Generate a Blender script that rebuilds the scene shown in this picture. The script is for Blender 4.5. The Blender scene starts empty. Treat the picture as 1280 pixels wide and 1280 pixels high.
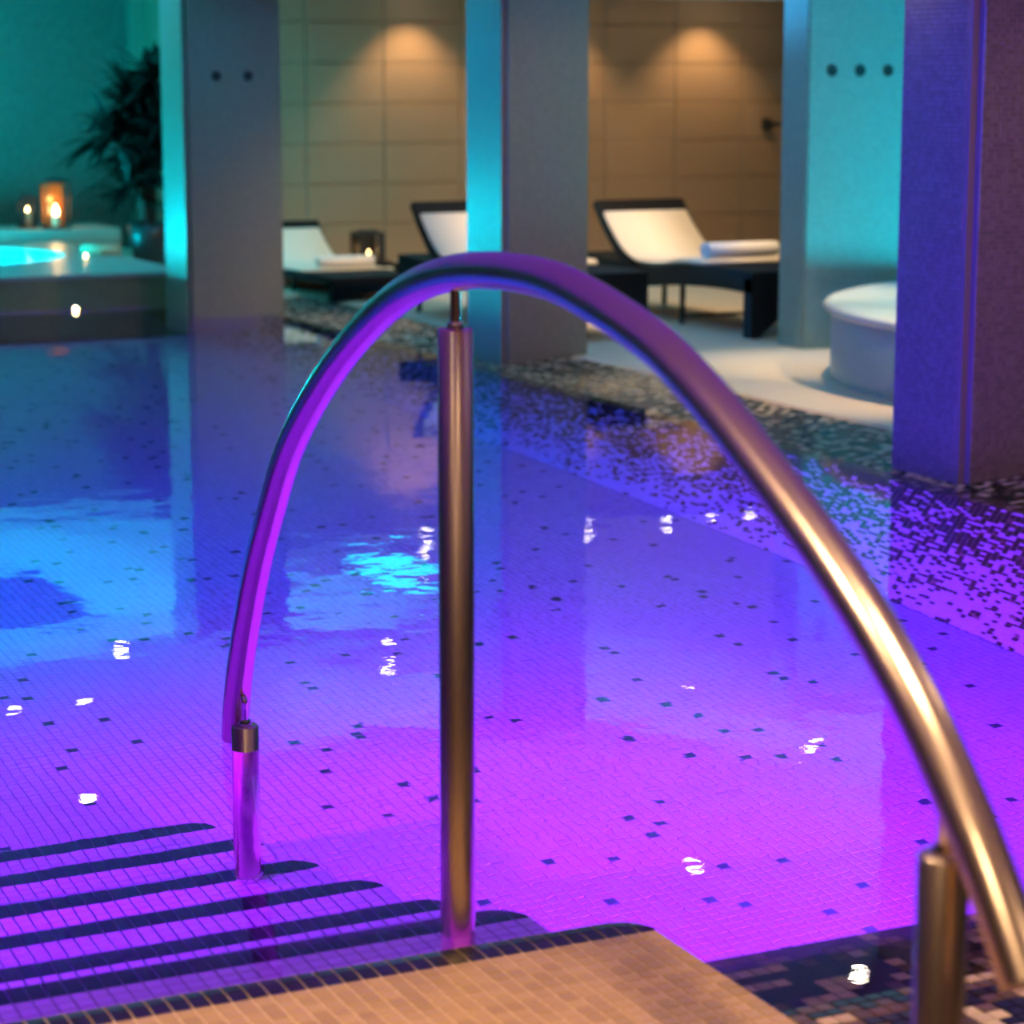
import bpy, bmesh, math, random
from mathutils import Vector, Matrix
R = random.Random(7)
C = bpy.context.scene.collection
S = bpy.context.scene
PI = math.pi

# ------------------------------------------------------------------ camera, world, exposure
cam = bpy.data.cameras.new('camera')
cam.sensor_width = 36; cam.lens = 84.375
cam.clip_start = 0.05; cam.clip_end = 100
cam.dof.use_dof = True; cam.dof.focus_distance = 6.0; cam.dof.aperture_fstop = 3.3
camo = bpy.data.objects.new('camera', cam); C.objects.link(camo)
camo.location = (0, 0, 1.6)
camo.rotation_euler = (math.radians(90 - 10.296), 0, math.radians(-25.28))
S.camera = camo
w = bpy.data.worlds.new('world'); S.world = w; w.use_nodes = True
w.node_tree.nodes['Background'].inputs[0].default_value = (0.02, 0.02, 0.03, 1)
w.node_tree.nodes['Background'].inputs[1].default_value = 0.2
S.view_settings.view_transform = 'Standard'; S.view_settings.look = 'None'
S.view_settings.gamma = 1; S.view_settings.use_curve_mapping = False
S.view_settings.exposure = 0.0
cy = S.cycles
cy.use_denoising = True
cy.max_bounces = 10; cy.diffuse_bounces = 4; cy.glossy_bounces = 5; cy.transmission_bounces = 8; cy.transparent_max_bounces = 8
cy.sample_clamp_indirect = 4.0
cy.blur_glossy = 0.3

# lamp colours and powers
WARM = (1.0, 0.66, 0.34)
MAGENTA = (0.50, 0.02, 1.0)
VIOLET = (0.10, 0.0, 1.0)
AZURE = (0.0, 0.07, 1.0)
CYAN = (0.0, 0.66, 0.82)
PLUM = (0.36, 0.006, 1.0)
POOL_LAMPS = [  # x, y, z, direction (unit xy), colour, watts, spread, tilt down
    (2.5, 3.72, -0.5, (0, 1), MAGENTA, 125, 84, 54), (3.1, 3.72, -0.5, (.05, 1), MAGENTA, 185, 84, 54), (3.7, 3.72, -0.5, (0, 1), MAGENTA, 120, 84, 54),
    (4.35, 3.72, -0.6, (.1, 1), VIOLET, 60, 84, 40), (5.0, 3.72, -0.6, (.0, 1), VIOLET, 80, 50, 8),
    (-0.94, 6.4, -0.5, (1, -.1), PLUM, 130, 80, 12), (-0.94, 4.55, -0.135, (1, 0), PLUM, 120, 80, 4),
    (-0.94, 8.9, -0.6, (1, 0), AZURE, 115, 84, 14), (-0.94, 11.4, -0.6, (1, 0), AZURE, 12, 90, 10)]
DOWNLIGHTS = [  # x, y, ceiling height, watts, cone, aim (or None for straight down)
    (9.47, 18.47, 2.36, 0, 0, None), (10.3, 18.55, 2.36, 0, 0, None), (11.2, 18.6, 2.36, 0, 0, None),
    (8.38, 15.75, 2.36, 50, 140, None), (5.70, 13.95, 2.13, 170, 32, (6.6, 17.0, .2)), (7.15, 12.585, 2.13, 240, 70, (6.7, 14.3, .55)), (8.045, 12.206, 2.13, 240, 70, (7.7, 14.1, .5)), (7.12, 11.11, 2.13, 170, 52, None),
    (3.69, 13.9, 2.13, 1, 100, None), (3.26, 13.9, 2.13, 1, 100, None), (3.165, 11.91, 2.13, 1, 100, None), (5.46, 9.52, 2.13, 90, 60, (5.95, 12.0, .9)), (4.42, 15.64, 2.3, 0, 0, None), (5.43, 8.07, 2.13, 0, 100, None),
    (3.4, 2.6, 2.13, 75, 120, None), (1.5, 2.3, 2.13, 115, 120, None), (2.6, 0.6, 2.13, 40, 140, None), (5.6, 5.4, 2.13, 75, 70, (5.95, 7.7, .8)), (0.4, 1.4, 2.13, 90, 140, None), (7.0, 8.9, 2.13, 260, 60, (6.6, 10.0, 0)), (5.2, 1.2, 2.13, 45, 140, None),  # this row and the next: added unseen lamps warming platform, rail and deck
    (4.4, 3.1, 2.13, 50, 140, None), (0.7, 3.0, 2.13, 190, 110, None)]
WASHERS = [(8.0, 80), (9.39, 80), (10.82, 80)]
ADDED_FLOODS = [  # added unseen lamps tinting column sides blue: place, aim, cone, colour, watts
    ((-4.85, 14.5, 1.95), (5.63, 12.3, 1.0), 12, (0.0, .26, 1.0), 4600), ((-4.85, 8.6, 1.95), (5.6, 7.95, 1.0), 13, (.015, .06, 1.0), 5200)]
ADDED_UPLIGHTS = [((6.08, 12.64, 1.25), (.03, .42, 1.0), 560), ((5.12, 16.06, 1.35), (.03, .5, 1.0), 520)]  # added uplights hidden behind columns, to light the ceiling blue

# ------------------------------------------------------------------ helpers
def link(o, parent=None):
    C.objects.link(o)
    if parent is not None: o.parent = parent
    return o
def mesh_obj(name, bm, mats, parent=None, smooth=False):
    me = bpy.data.meshes.new(name); bm.normal_update(); bm.to_mesh(me); bm.free()
    for m in (mats if isinstance(mats, (list, tuple)) else [mats]): me.materials.append(m)
    if smooth:
        for p in me.polygons: p.use_smooth = True
    return link(bpy.data.objects.new(name, me), parent)
def raw_obj(name, verts, faces, mats, parent=None, idx=None, smooth=False):
    me = bpy.data.meshes.new(name); me.from_pydata(verts, [], faces)
    for m in (mats if isinstance(mats, (list, tuple)) else [mats]): me.materials.append(m)
    if idx: me.polygons.foreach_set('material_index', idx)
    if smooth: me.polygons.foreach_set('use_smooth', [True] * len(faces))
    me.update()
    return link(bpy.data.objects.new(name, me), parent)
def tag(o, label, cat=None, group=None, kind=None):
    o['label'] = label
    if cat: o['category'] = cat
    if group: o['group'] = group
    if kind: o['kind'] = kind
    return o
def struct(o, label=None, cat=None):
    o['kind'] = 'structure'
    if label: o['label'] = label
    if cat: o['category'] = cat
    return o
def empty(name, loc, label, cat, group=None, rz=0, kind=None):
    o = bpy.data.objects.new(name, None); o.location = loc; o.rotation_euler = (0, 0, rz); o.empty_display_size = 0.1
    link(o); return tag(o, label, cat, group, kind)
def box(bm, x0, x1, y0, y1, z0, z1, bevel=0.0, seg=2):
    r = bmesh.ops.create_cube(bm, size=1.0)
    for v in r['verts']:
        v.co = Vector((x0 + (v.co.x + .5) * (x1 - x0), y0 + (v.co.y + .5) * (y1 - y0), z0 + (v.co.z + .5) * (z1 - z0)))
    if bevel:
        es = list({e for v in r['verts'] for e in v.link_edges})
        bmesh.ops.bevel(bm, geom=es, offset=bevel, segments=seg, affect='EDGES', clamp_overlap=True)
def lathe(bm, prof, n=32, cx=0, cy=0, cap=False):
    rings = []
    for r, z in prof:
        if r < 1e-6: rings.append([bm.verts.new((cx, cy, z))])
        else: rings.append([bm.verts.new((cx + r * math.cos(2 * PI * i / n), cy + r * math.sin(2 * PI * i / n), z)) for i in range(n)])
    for a, b in zip(rings, rings[1:]):
        for i in range(n):
            j = (i + 1) % n
            f = [a[i % len(a)], a[j % len(a)], b[j % len(b)], b[i % len(b)]]
            f = list(dict.fromkeys(f))
            if len(f) > 2:
                try: bm.faces.new(f)
                except ValueError: pass
def tube(bm, pts, r, n=12, cap=True):
    pts = [Vector(p) for p in pts]; up = None; rings = []
    for i, p in enumerate(pts):
        t = (pts[min(i + 1, len(pts) - 1)] - pts[max(i - 1, 0)]).normalized()
        if up is None: up = t.orthogonal().normalized()
        up = (up - t * up.dot(t)).normalized(); s = t.cross(up)
        rr = r[i] if isinstance(r, (list, tuple)) else r
        rings.append([bm.verts.new(p + (up * math.cos(2 * PI * k / n) + s * math.sin(2 * PI * k / n)) * rr) for k in range(n)])
    for a, b in zip(rings, rings[1:]):
        for k in range(n): bm.faces.new([a[k], a[(k + 1) % n], b[(k + 1) % n], b[k]])
    if cap: bm.faces.new(rings[0][::-1]); bm.faces.new(rings[-1])
def catmull(pts, m=6):
    P = [Vector(p) for p in pts]; P = [P[0] * 2 - P[1]] + P + [P[-1] * 2 - P[-2]]; out = []
    for i in range(1, len(P) - 2):
        for k in range(m):
            t = k / m; a, b, c, d = P[i - 1], P[i], P[i + 1], P[i + 2]
            out.append(.5 * ((2 * b) + (c - a) * t + (2 * a - 5 * b + 4 * c - d) * t * t + (3 * b - a - 3 * c + d) * t ** 3))
    out.append(P[-2]); return out

# ------------------------------------------------------------------ materials
def mat(name, col, rough=.5, metal=0., var=0., vscale=0., island=False, bump=0., bscale=40., spec=.5, emit=None, estr=0., col2=None):
    m = bpy.data.materials.new(name); m.use_nodes = True; nt = m.node_tree; N = nt.nodes; L = nt.links
    b = N['Principled BSDF']
    b.inputs['Base Color'].default_value = (*col, 1); b.inputs['Roughness'].default_value = rough
    b.inputs['Metallic'].default_value = metal; b.inputs['Specular IOR Level'].default_value = spec
    if emit: b.inputs['Emission Color'].default_value = (*emit, 1); b.inputs['Emission Strength'].default_value = estr
    c2 = col2 or tuple(max(0, c * (1 - var)) for c in col)
    src = None
    if island:
        g = N.new('ShaderNodeNewGeometry'); src = g.outputs['Random Per Island']
    elif var and not vscale:
        g = N.new('ShaderNodeObjectInfo'); src = g.outputs['Random']
    if vscale:
        tc = N.new('ShaderNodeTexCoord'); n = N.new('ShaderNodeTexNoise'); n.inputs['Scale'].default_value = vscale; n.inputs['Detail'].default_value = 4
        L.new(tc.outputs['Object'], n.inputs['Vector'])
        if src is None: src = n.outputs['Fac']
        else:
            mm = N.new('ShaderNodeMath'); mm.operation = 'MULTIPLY_ADD'; mm.inputs[1].default_value = .6
            L.new(src, mm.inputs[0]); L.new(n.outputs['Fac'], mm.inputs[2]); src = mm.outputs[0]
    if src is not None:
        mx = N.new('ShaderNodeMix'); mx.data_type = 'RGBA'
        mx.inputs['A'].default_value = (*col, 1); mx.inputs['B'].default_value = (*c2, 1)
        L.new(src, mx.inputs['Factor']); L.new(mx.outputs['Result'], b.inputs['Base Color'])
    if bump:
        tc = N.new('ShaderNodeTexCoord'); n = N.new('ShaderNodeTexNoise'); n.inputs['Scale'].default_value = bscale; n.inputs['Detail'].default_value = 3
        bp = N.new('ShaderNodeBump'); bp.inputs['Strength'].default_value = bump; bp.inputs['Distance'].default_value = .01
        L.new(tc.outputs['Object'], n.inputs['Vector']); L.new(n.outputs['Fac'], bp.inputs['Height']); L.new(bp.outputs['Normal'], b.inputs['Normal'])
    return m
def emission(name, col, strength):
    m = bpy.data.materials.new(name); m.use_nodes = True; nt = m.node_tree
    for n in list(nt.nodes):
        if n.type == 'BSDF_PRINCIPLED': nt.nodes.remove(n)
    e = nt.nodes.new('ShaderNodeEmission'); e.inputs[0].default_value = (*col, 1); e.inputs[1].default_value = strength
    nt.links.new(e.outputs[0], nt.nodes['Material Output'].inputs['Surface']); return m
def mosaic_mat(name, c1, c2, grout, size, rough=.35):
    """small square wall mosaic: cell colour varies, joints recessed by bump (cells too small to pick apart)"""
    m = bpy.data.materials.new(name); m.use_nodes = True; nt = m.node_tree; N = nt.nodes; L = nt.links; b = N['Principled BSDF']
    b.inputs['Roughness'].default_value = rough
    tc = N.new('ShaderNodeTexCoord'); g = N.new('ShaderNodeNewGeometry')
    sp = N.new('ShaderNodeSeparateXYZ'); L.new(tc.outputs['Object'], sp.inputs[0])
    sn = N.new('ShaderNodeSeparateXYZ'); L.new(g.outputs['Normal'], sn.inputs[0])
    ab = N.new('ShaderNodeMath'); ab.operation = 'ABSOLUTE'; L.new(sn.outputs[0], ab.inputs[0])
    gt = N.new('ShaderNodeMath'); gt.operation = 'GREATER_THAN'; gt.inputs[1].default_value = .7; L.new(ab.outputs[0], gt.inputs[0])
    mu = N.new('ShaderNodeMix'); mu.data_type = 'FLOAT'; L.new(gt.outputs[0], mu.inputs['Factor']); L.new(sp.outputs[0], mu.inputs[2]); L.new(sp.outputs[1], mu.inputs[3])
    az = N.new('ShaderNodeMath'); az.operation = 'ABSOLUTE'; L.new(sn.outputs[2], az.inputs[0])
    gz = N.new('ShaderNodeMath'); gz.operation = 'GREATER_THAN'; gz.inputs[1].default_value = .7; L.new(az.outputs[0], gz.inputs[0])
    mv = N.new('ShaderNodeMix'); mv.data_type = 'FLOAT'; L.new(gz.outputs[0], mv.inputs['Factor']); L.new(sp.outputs[2], mv.inputs[2]); L.new(sp.outputs[1], mv.inputs[3])
    cb = N.new('ShaderNodeCombineXYZ'); L.new(mu.outputs[0], cb.inputs[0]); L.new(mv.outputs[0], cb.inputs[1])
    br = N.new('ShaderNodeTexBrick'); br.offset = 0; br.squash = 1
    br.inputs['Color1'].default_value = (*c1, 1); br.inputs['Color2'].default_value = (*c2, 1); br.inputs['Mortar'].default_value = (*grout, 1)
    br.inputs['Scale'].default_value = 1; br.inputs['Mortar Size'].default_value = size * .07; br.inputs['Brick Width'].default_value = size; br.inputs['Row Height'].default_value = size
    L.new(cb.outputs[0], br.inputs['Vector']); L.new(br.outputs['Color'], b.inputs['Base Color'])
    bp = N.new('ShaderNodeBump'); bp.inputs['Strength'].default_value = .3; bp.inputs['Distance'].default_value = .002; bp.invert = True
    L.new(br.outputs['Fac'], bp.inputs['Height']); L.new(bp.outputs['Normal'], b.inputs['Normal'])
    return m
def water_mat(name, clear=False, tint=(1, 1, 1), bump=.03, scale=5.0):
    m = bpy.data.materials.new(name); m.use_nodes = True; nt = m.node_tree; N = nt.nodes; L = nt.links
    N.remove(N['Principled BSDF']); out = N['Material Output']
    tc = N.new('ShaderNodeTexCoord'); n = N.new('ShaderNodeTexNoise'); n.inputs['Scale'].default_value = scale; n.inputs['Detail'].default_value = 4; n.inputs['Roughness'].default_value = .42
    n2 = N.new('ShaderNodeTexNoise'); n2.inputs['Scale'].default_value = scale * .12; n2.inputs['Detail'].default_value = 1
    rp = N.new('ShaderNodeMapRange'); rp.inputs['From Min'].default_value = .4; rp.inputs['From Max'].default_value = .7; rp.inputs['To Min'].default_value = .35; rp.inputs['To Max'].default_value = 1.5
    ml = N.new('ShaderNodeMath'); ml.operation = 'MULTIPLY'
    bp = N.new('ShaderNodeBump'); bp.inputs['Strength'].default_value = 1.0; bp.inputs['Distance'].default_value = bump
    L.new(tc.outputs['Object'], n.inputs['Vector']); L.new(tc.outputs['Object'], n2.inputs['Vector'])
    L.new(n2.outputs['Fac'], rp.inputs['Value']); L.new(n.outputs['Fac'], ml.inputs[0]); L.new(rp.outputs[0], ml.inputs[1])
    L.new(ml.outputs[0], bp.inputs['Height'])
    if not clear:
        g = N.new('ShaderNodeBsdfGlass'); g.inputs['Roughness'].default_value = 0; g.inputs['IOR'].default_value = 1.333
        L.new(bp.outputs['Normal'], g.inputs['Normal']); L.new(g.outputs[0], out.inputs['Surface'])
    else:
        t = N.new('ShaderNodeBsdfTransparent'); t.inputs[0].default_value = (*tint, 1); gl = N.new('ShaderNodeBsdfGlossy'); gl.inputs['Roughness'].default_value = .02
        fr = N.new('ShaderNodeFresnel'); fr.inputs[0].default_value = 1.333; mx = N.new('ShaderNodeMixShader')
        for q in (gl, fr): L.new(bp.outputs['Normal'], q.inputs['Normal'])
        L.new(fr.outputs[0], mx.inputs[0]); L.new(t.outputs[0], mx.inputs[1]); L.new(gl.outputs[0], mx.inputs[2]); L.new(mx.outputs[0], out.inputs['Surface'])
    return m

M = dict(
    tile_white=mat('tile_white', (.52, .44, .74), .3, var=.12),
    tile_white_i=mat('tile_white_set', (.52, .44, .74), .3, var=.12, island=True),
    tile_navy=mat('tile_dark', (.012, .03, .05), .25),
    nosing=mat('tile_nosing', (.006, .012, .022), .22),
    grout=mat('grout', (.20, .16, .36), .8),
    grout_w=mat('grout_warm', (.70, .52, .36), .8),
    beige=mat('tile_beige', (.50, .33, .16), .4, var=.3, col2=(.38, .24, .11)),
    beige_i=mat('tile_beige_set', (.50, .33, .16), .4, var=.3, island=True),
    brown_black=mat('tile_brown_black', (.012, .008, .006), .25),
    m_dark=mat('mosaic_dark', (.018, .011, .009), .25, var=.6),
    m_brown=mat('mosaic_brown', (.12, .06, .04), .3, var=.4),
    m_light=mat('mosaic_light', (.62, .44, .30), .3, var=.3),
    m_dark_i=mat('mosaic_dark_set', (.018, .013, .012), .25, island=True, var=.6),
    m_brown_i=mat('mosaic_brown_set', (.13, .075, .05), .3, island=True, var=.4),
    m_light_i=mat('mosaic_light_set', (.66, .52, .36), .3, island=True, var=.3),
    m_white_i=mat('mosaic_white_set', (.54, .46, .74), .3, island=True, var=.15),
    steel=mat('brushed_steel', (.58, .48, .40), .27, 1.0, bump=.015, bscale=60),
    steel_bright=mat('polished_steel', (.8, .76, .7), .12, 1.0),
    column=mosaic_mat('column_mosaic', (.19, .165, .12), (.23, .20, .145), (.155, .14, .105), .02),
    col_tile=mat('column_tile', (.27, .22, .20), .3, island=True, var=.35),
    col_grout=mat('column_grout', (.2, .165, .15), .8),
    teal_wall=mosaic_mat('block_mosaic', (.21, .31, .27), (.25, .36, .32), (.19, .27, .24), .02),
    tub_side=mosaic_mat('tub_mosaic', (.42, .58, .60), (.48, .64, .66), (.38, .52, .54), .02),
    jac=mosaic_mat('whirlpool_mosaic', (.26, .185, .085), (.34, .25, .12), (.19, .14, .07), .02),
    jac_rim=mat('whirlpool_rim', (.45, .42, .36), .35, vscale=12, var=.25),
    back_mosaic=mosaic_mat('rear_mosaic', (.08, .088, .07), (.12, .12, .10), (.06, .06, .05), .03),
    panel=mat('wall_panel', (.37, .24, .14), .38, var=.14, vscale=3, bump=.02, bscale=30),
    panel_gap=mat('panel_gap', (.20, .14, .09), .8),
    deck=mat('deck_cream', (.74, .66, .52), .45, vscale=5, var=.12, bump=.03, bscale=80),
    plaster=mat('plaster', (.40, .25, .14), .8, vscale=4, var=.06),
    ceiling=mat('ceiling_paint', (.58, .55, .53), .8, vscale=3, var=.05),
    white_rim=mat('tub_rim_acrylic', (.66, .76, .76), .25),
    tub_basin=mat('tub_basin_blue', (.03, .34, .50), .3, vscale=6, var=.15),
    wicker=mat('dark_wicker', (.006, .0045, .0035), .7, spec=.2, bump=.6, bscale=120, vscale=60, var=.5),
    dark_metal=mat('dark_metal', (.03, .028, .026), .35, .8),
    pad=mat('cream_pad', (.80, .72, .58), .85, bump=.1, bscale=60, vscale=20, var=.05),
    towel=mat('white_towel', (.82, .80, .76), .95, bump=.5, bscale=150, vscale=40, var=.06),
    towel_beige=mat('beige_towel', (.58, .44, .28), .95, bump=.5, bscale=150, vscale=40, var=.1),
    leaf=mat('dark_leaf', (.004, .010, .006), .75, island=True, var=.5, spec=.15),
    stem=mat('plant_stem', (.03, .02, .012), .8, bump=.4, bscale=40),
    pot=mat('dark_pot', (.02, .02, .02), .4, vscale=8, var=.3),
    soil=mat('soil', (.02, .014, .01), .95, bump=.8, bscale=60),
    lantern=mat('lantern_black', (.01, .009, .008), .45),
    wax=mat('candle_wax', (.85, .7, .45), .5, emit=(1, .5, .15), estr=.12),
    flame=emission('flame', (1, .62, .22), 60),
    amber=mat('amber_glass', (.22, .06, .012), .2, spec=.5),
    lens=emission('downlight_lens', (1, .86, .66), 45),
    lens_small=emission('step_light_lens', (1, .7, .35), 8),
    lens_cyan=emission('cyan_panel_lens', (.0, .5, .75), 1.6),
    bezel=mat('bezel', (.6, .58, .55), .3, 1.0),
    hole=mat('recess_dark', (.01, .01, .012), .6),
    water=water_mat('pool_water', bump=.0022, scale=4.0),
    water_tub=water_mat('tub_water', True, (.75, .97, 1.0), bump=.01, scale=9),
    vent=mat('vent_dark', (.03, .03, .035), .6),
)
for nm, c, st in (('magenta', MAGENTA, 6), ('violet', VIOLET, 6), ('azure', AZURE, 6), ('cyan', CYAN, 5)): M['lens_' + nm] = emission('lens_' + nm, c, st)

# ------------------------------------------------------------------ the setting: floors, walls, ceiling
PT = .035                                   # mosaic pitch
PF = -1.66                                  # pool floor
XW, XS, XD = 5.18, 5.45, 6.07               # foot of the sloped wall, waterline, edge of the deck
Y0, Y1 = 3.66, 16.3                         # near and far pool wall
DZ = 0.05                                   # deck height above the water

bm = bmesh.new()
box(bm, XD, 15, -3, 21.5, -.3, DZ); box(bm, -5, 1.57, 16.3, 21.5, -.3, DZ); box(bm, 5.17, XD, 16.3, 21.5, -.3, DZ); box(bm, 1.57, 5.17, 19.77, 21.5, -.3, DZ); box(bm, 1.57, 5.17, 16.36, 19.77, -.3, -.06)
floor = struct(mesh_obj('floor', bm, M['deck']), 'cream stone deck floor beside the pool, under the loungers and round tub', 'floor')
bm = bmesh.new(); box(bm, -5, XD, -3, 1.8, -.3, .0)
struct(mesh_obj('floor_near', bm, M['grout_w']), 'warm stone floor in front of the tiled platform, at the near end', 'floor')
bm = bmesh.new(); box(bm, -5, 15, -3.2, 14.95, 2.13, 2.6); box(bm, -5, 6.8, 14.95, 21.7, 2.3, 2.6); box(bm, 6.8, 15, 14.95, 21.7, 2.36, 2.6)
struct(mesh_obj('ceiling', bm, M['ceiling']), 'low painted ceiling over the pool, seen only as reflection in the water', 'ceiling')
bm = bmesh.new(); box(bm, -5, 7.0, 21.53, 21.7, -.3, 2.6); box(bm, 6.38, 15, 19.03, 19.2, -.3, 2.6); box(bm, 6.38, 6.5, 19.03, 21.6, -.3, 2.6)
wall_back = struct(mesh_obj('wall_back', bm, M['panel_gap']), 'far wall clad in large tan tiles behind the loungers, washed by lamps', 'wall')
bm = bmesh.new(); box(bm, -5.2, -5, -3.2, 21.7, -.3, 2.6)
struct(mesh_obj('wall_left', bm, M['plaster']), 'plain plaster wall far left of the pool, outside the picture', 'wall')
bm = bmesh.new(); box(bm, 15, 15.2, -3.2, 21.7, -.3, 2.6)
struct(mesh_obj('wall_right', bm, M['plaster']), 'plain plaster wall far right of the pool, outside the picture', 'wall')
bm = bmesh.new(); box(bm, -5, 15, -3.2, -3, -.3, 2.6)
struct(mesh_obj('wall_front', bm, M['plaster']), 'plain plaster wall behind the viewpoint', 'wall')

# far wall: tan tiles (each its own piece) and a mosaic field behind the whirlpool
pw, ph = .70, .335
pm = None; k = 0
for i in range(9):
    for j in range(7):
        x0 = 6.384 + i * pw; z0 = .05 + j * ph - .012 + .03 * 0
        if pm is None:
            bm = bmesh.new(); box(bm, 0, pw - .008, -.03, 0.0, 0, ph - .008, .004, 1)
            o = mesh_obj('wall_tile', bm, M['panel'], wall_back); pm = o.data
        else: o = link(bpy.data.objects.new('wall_tile', pm), wall_back)
        o.location = (x0, 19.03, z0)
bm = bmesh.new(); box(bm, -4.9, 6.37, 21.44, 21.52, DZ, 2.29)
o = mesh_obj('mosaic_field', bm, M['back_mosaic'], wall_back)
bm = bmesh.new(); box(bm, 6.27, 6.375, 21.2, 21.42, DZ, 2.29)
tag(struct(mesh_obj('column', bm, M['column'])), 'far teal lit pillar behind the dark plant, against the rear wall', 'column')

# columns with mosaic skins
def pillar(name, x0, x1, y0, y1, z1, label, m=None, z0=-.02, r=.03):
    bm = bmesh.new(); box(bm, x0, x1, y0, y1, z0, z1)
    es = [e for e in bm.edges if abs(e.verts[0].co.z - e.verts[1].co.z) > .5]
    bmesh.ops.bevel(bm, geom=es, offset=r, segments=4, affect='EDGES')
    return tag(struct(mesh_obj(name, bm, m or M['column'])), label, 'column')
col_l = pillar('column', 4.90, 5.585, 15.44, 15.97, 2.30, 'left mosaic column standing in the pool with a bright teal left side', z0=-.9)
col_m = pillar('column', 5.63, 6.165, 12.03, 12.55, 2.13, 'middle mosaic column behind the handrail post with a blue left side', z0=-.3)
col_r = pillar('column', 5.605, 6.14, 7.70, 8.22, 2.13, 'large right column of small tiles with deep blue left side', M['col_grout'], z0=-.3)
# real small tiles on the two visible faces of the near column, joined (each only a few pixels)
v, f = [], []
def plate(o, a, b, n, la, lb, t=.003, e=.0012):
    i = len(v)
    for (p, q, h) in ((0, 0, 0), (la, 0, 0), (la, lb, 0), (0, lb, 0), (e, e, t), (la - e, e, t), (la - e, lb - e, t), (e, lb - e, t)):
        v.append(tuple(o + a * p + b * q + n * h))
    f.extend([(i + 4, i + 5, i + 6, i + 7), (i, i + 1, i + 5, i + 4), (i + 1, i + 2, i + 6, i + 5), (i + 2, i + 3, i + 7, i + 6), (i + 3, i, i + 4, i + 7)])
ts = .0198
X, Y, Z = Vector((1, 0, 0)), Vector((0, 1, 0)), Vector((0, 0, 1))
for j in range(int(2.12 / ts)):
    for i in range(int(.47 / ts)): plate(Vector((5.638 + i * ts, 7.70, .0 + j * ts)), X, Z, -Y, ts - .0022, ts - .0022)
    for i in range(int(.455 / ts)): plate(Vector((5.605, 8.188 - i * ts, .0 + j * ts)), -Y, Z, -X, ts - .0022, ts - .0022)
o = raw_obj('mosaic_skin', v, f, M['col_tile'], col_r); o['kind'] = 'stuff'
# recessed dark fittings on columns and on the tub wall
def fitting(x, y, z, parent, nrm=(0, -1, 0)):
    bm = bmesh.new(); lathe(bm, [(.0, .006), (.018, .006), (.022, .012), (.032, .010), (.034, 0)], 20)
    o = mesh_obj('wall_fitting', bm, M['hole'], parent, True); o.location = (x, y, z); o.rotation_euler = (PI / 2, 0, 0)
    return o
for x in (5.125, 5.347): fitting(x, 15.44, 1.60, col_l)

# wall block behind the round tub
bm = bmesh.new(); box(bm, 7.40, 11.5, 11.75, 12.03, -.02, 2.13, .012, 2)
block = tag(struct(mesh_obj('wall_divider', bm, M['teal_wall'])), 'mosaic partition wall glowing turquoise behind the round white tub', 'wall')
for x in (7.558, 7.747, 7.937): fitting(x, 11.75, 1.631, block)

# ------------------------------------------------------------------ pool shell
bm = bmesh.new(); box(bm, -1.1, 5.6, 3.5, 16.4, PF - .2, PF)
pool_floor = struct(mesh_obj('floor_pool', bm, M['grout']), 'pool bottom of small white tiles scattered with dark ones', 'floor')
bm = bmesh.new(); box(bm, -1.2, -1.0, 1.8, 16.5, PF - .2, .02)
struct(mesh_obj('wall_pool_left', bm, M['tile_white']), 'left side wall of the pool under water', 'wall')
bm = bmesh.new(); box(bm, -1.2, 5.6, 16.2, 16.29, PF - .2, -.012)
struct(mesh_obj('wall_pool_far', bm, M['m_dark']), 'far dark wall of the pool below the whirlpool', 'wall')
bm = bmesh.new(); box(bm, 2.1, 6.07, 3.3, 3.64, PF - .2, -.06)
struct(mesh_obj('wall_pool_near', bm, M['tile_white']), 'near wall of the pool below the mosaic ledge', 'wall')

def tile_mesh(name, w_, d_, t, m, e=.0018):
    x, y = w_ / 2, d_ / 2
    vs = [(-x, -y, 0), (x, -y, 0), (x, y, 0), (-x, y, 0), (-x + e, -y + e, t), (x - e, -y + e, t), (x - e, y - e, t), (-x + e, y - e, t)]
    fs = [(4, 5, 6, 7), (0, 1, 5, 4), (1, 2, 6, 5), (2, 3, 7, 6), (3, 0, 4, 7)]
    me = bpy.data.meshes.new(name); me.from_pydata(vs, [], fs); me.materials.append(m); me.update(); return me
class Plates:
    def __init__(s): s.v, s.f, s.i = [], [], []
    def add(s, o, a, b, n, la, lb, t=.003, e=.0015, mi=0):
        i = len(s.v)
        for (p, q, h) in ((0, 0, 0), (la, 0, 0), (la, lb, 0), (0, lb, 0), (e, e, t), (la - e, e, t), (la - e, lb - e, t), (e, lb - e, t)):
            s.v.append((o[0] + a[0] * p + b[0] * q + n[0] * h, o[1] + a[1] * p + b[1] * q + n[1] * h, o[2] + a[2] * p + b[2] * q + n[2] * h))
        s.f += [(i + 4, i + 5, i + 6, i + 7), (i, i + 1, i + 5, i + 4), (i + 1, i + 2, i + 6, i + 5), (i + 2, i + 3, i + 7, i + 6), (i + 3, i, i + 4, i + 7)]
        s.i += [mi] * 5
    def build(s, name, mats, parent):
        o = raw_obj(name, s.v, s.f, mats, parent, s.i); o['kind'] = 'stuff'; return o
G = .0034                                   # joint width
tw = PT - G
mw = tile_mesh('pool_tile', tw, tw, .003, M['tile_white']); md = tile_mesh('dark_tile', tw, tw, .003, M['tile_navy'])
cells = [(i, j) for i in range(int((XW + .02 - .2) / PT)) for j in range(int((16.25 - 3.7) / PT))]
def near_step(x, y): return x < 2.02 and y < 6.25
dark, white = [], []
for (i, j) in cells:
    x, y = .2 + (i + .5) * PT, 3.70 + (j + .5) * PT
    if near_step(x, y): continue
    (dark if R.random() < .019 else white).append((x, y))
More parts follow.
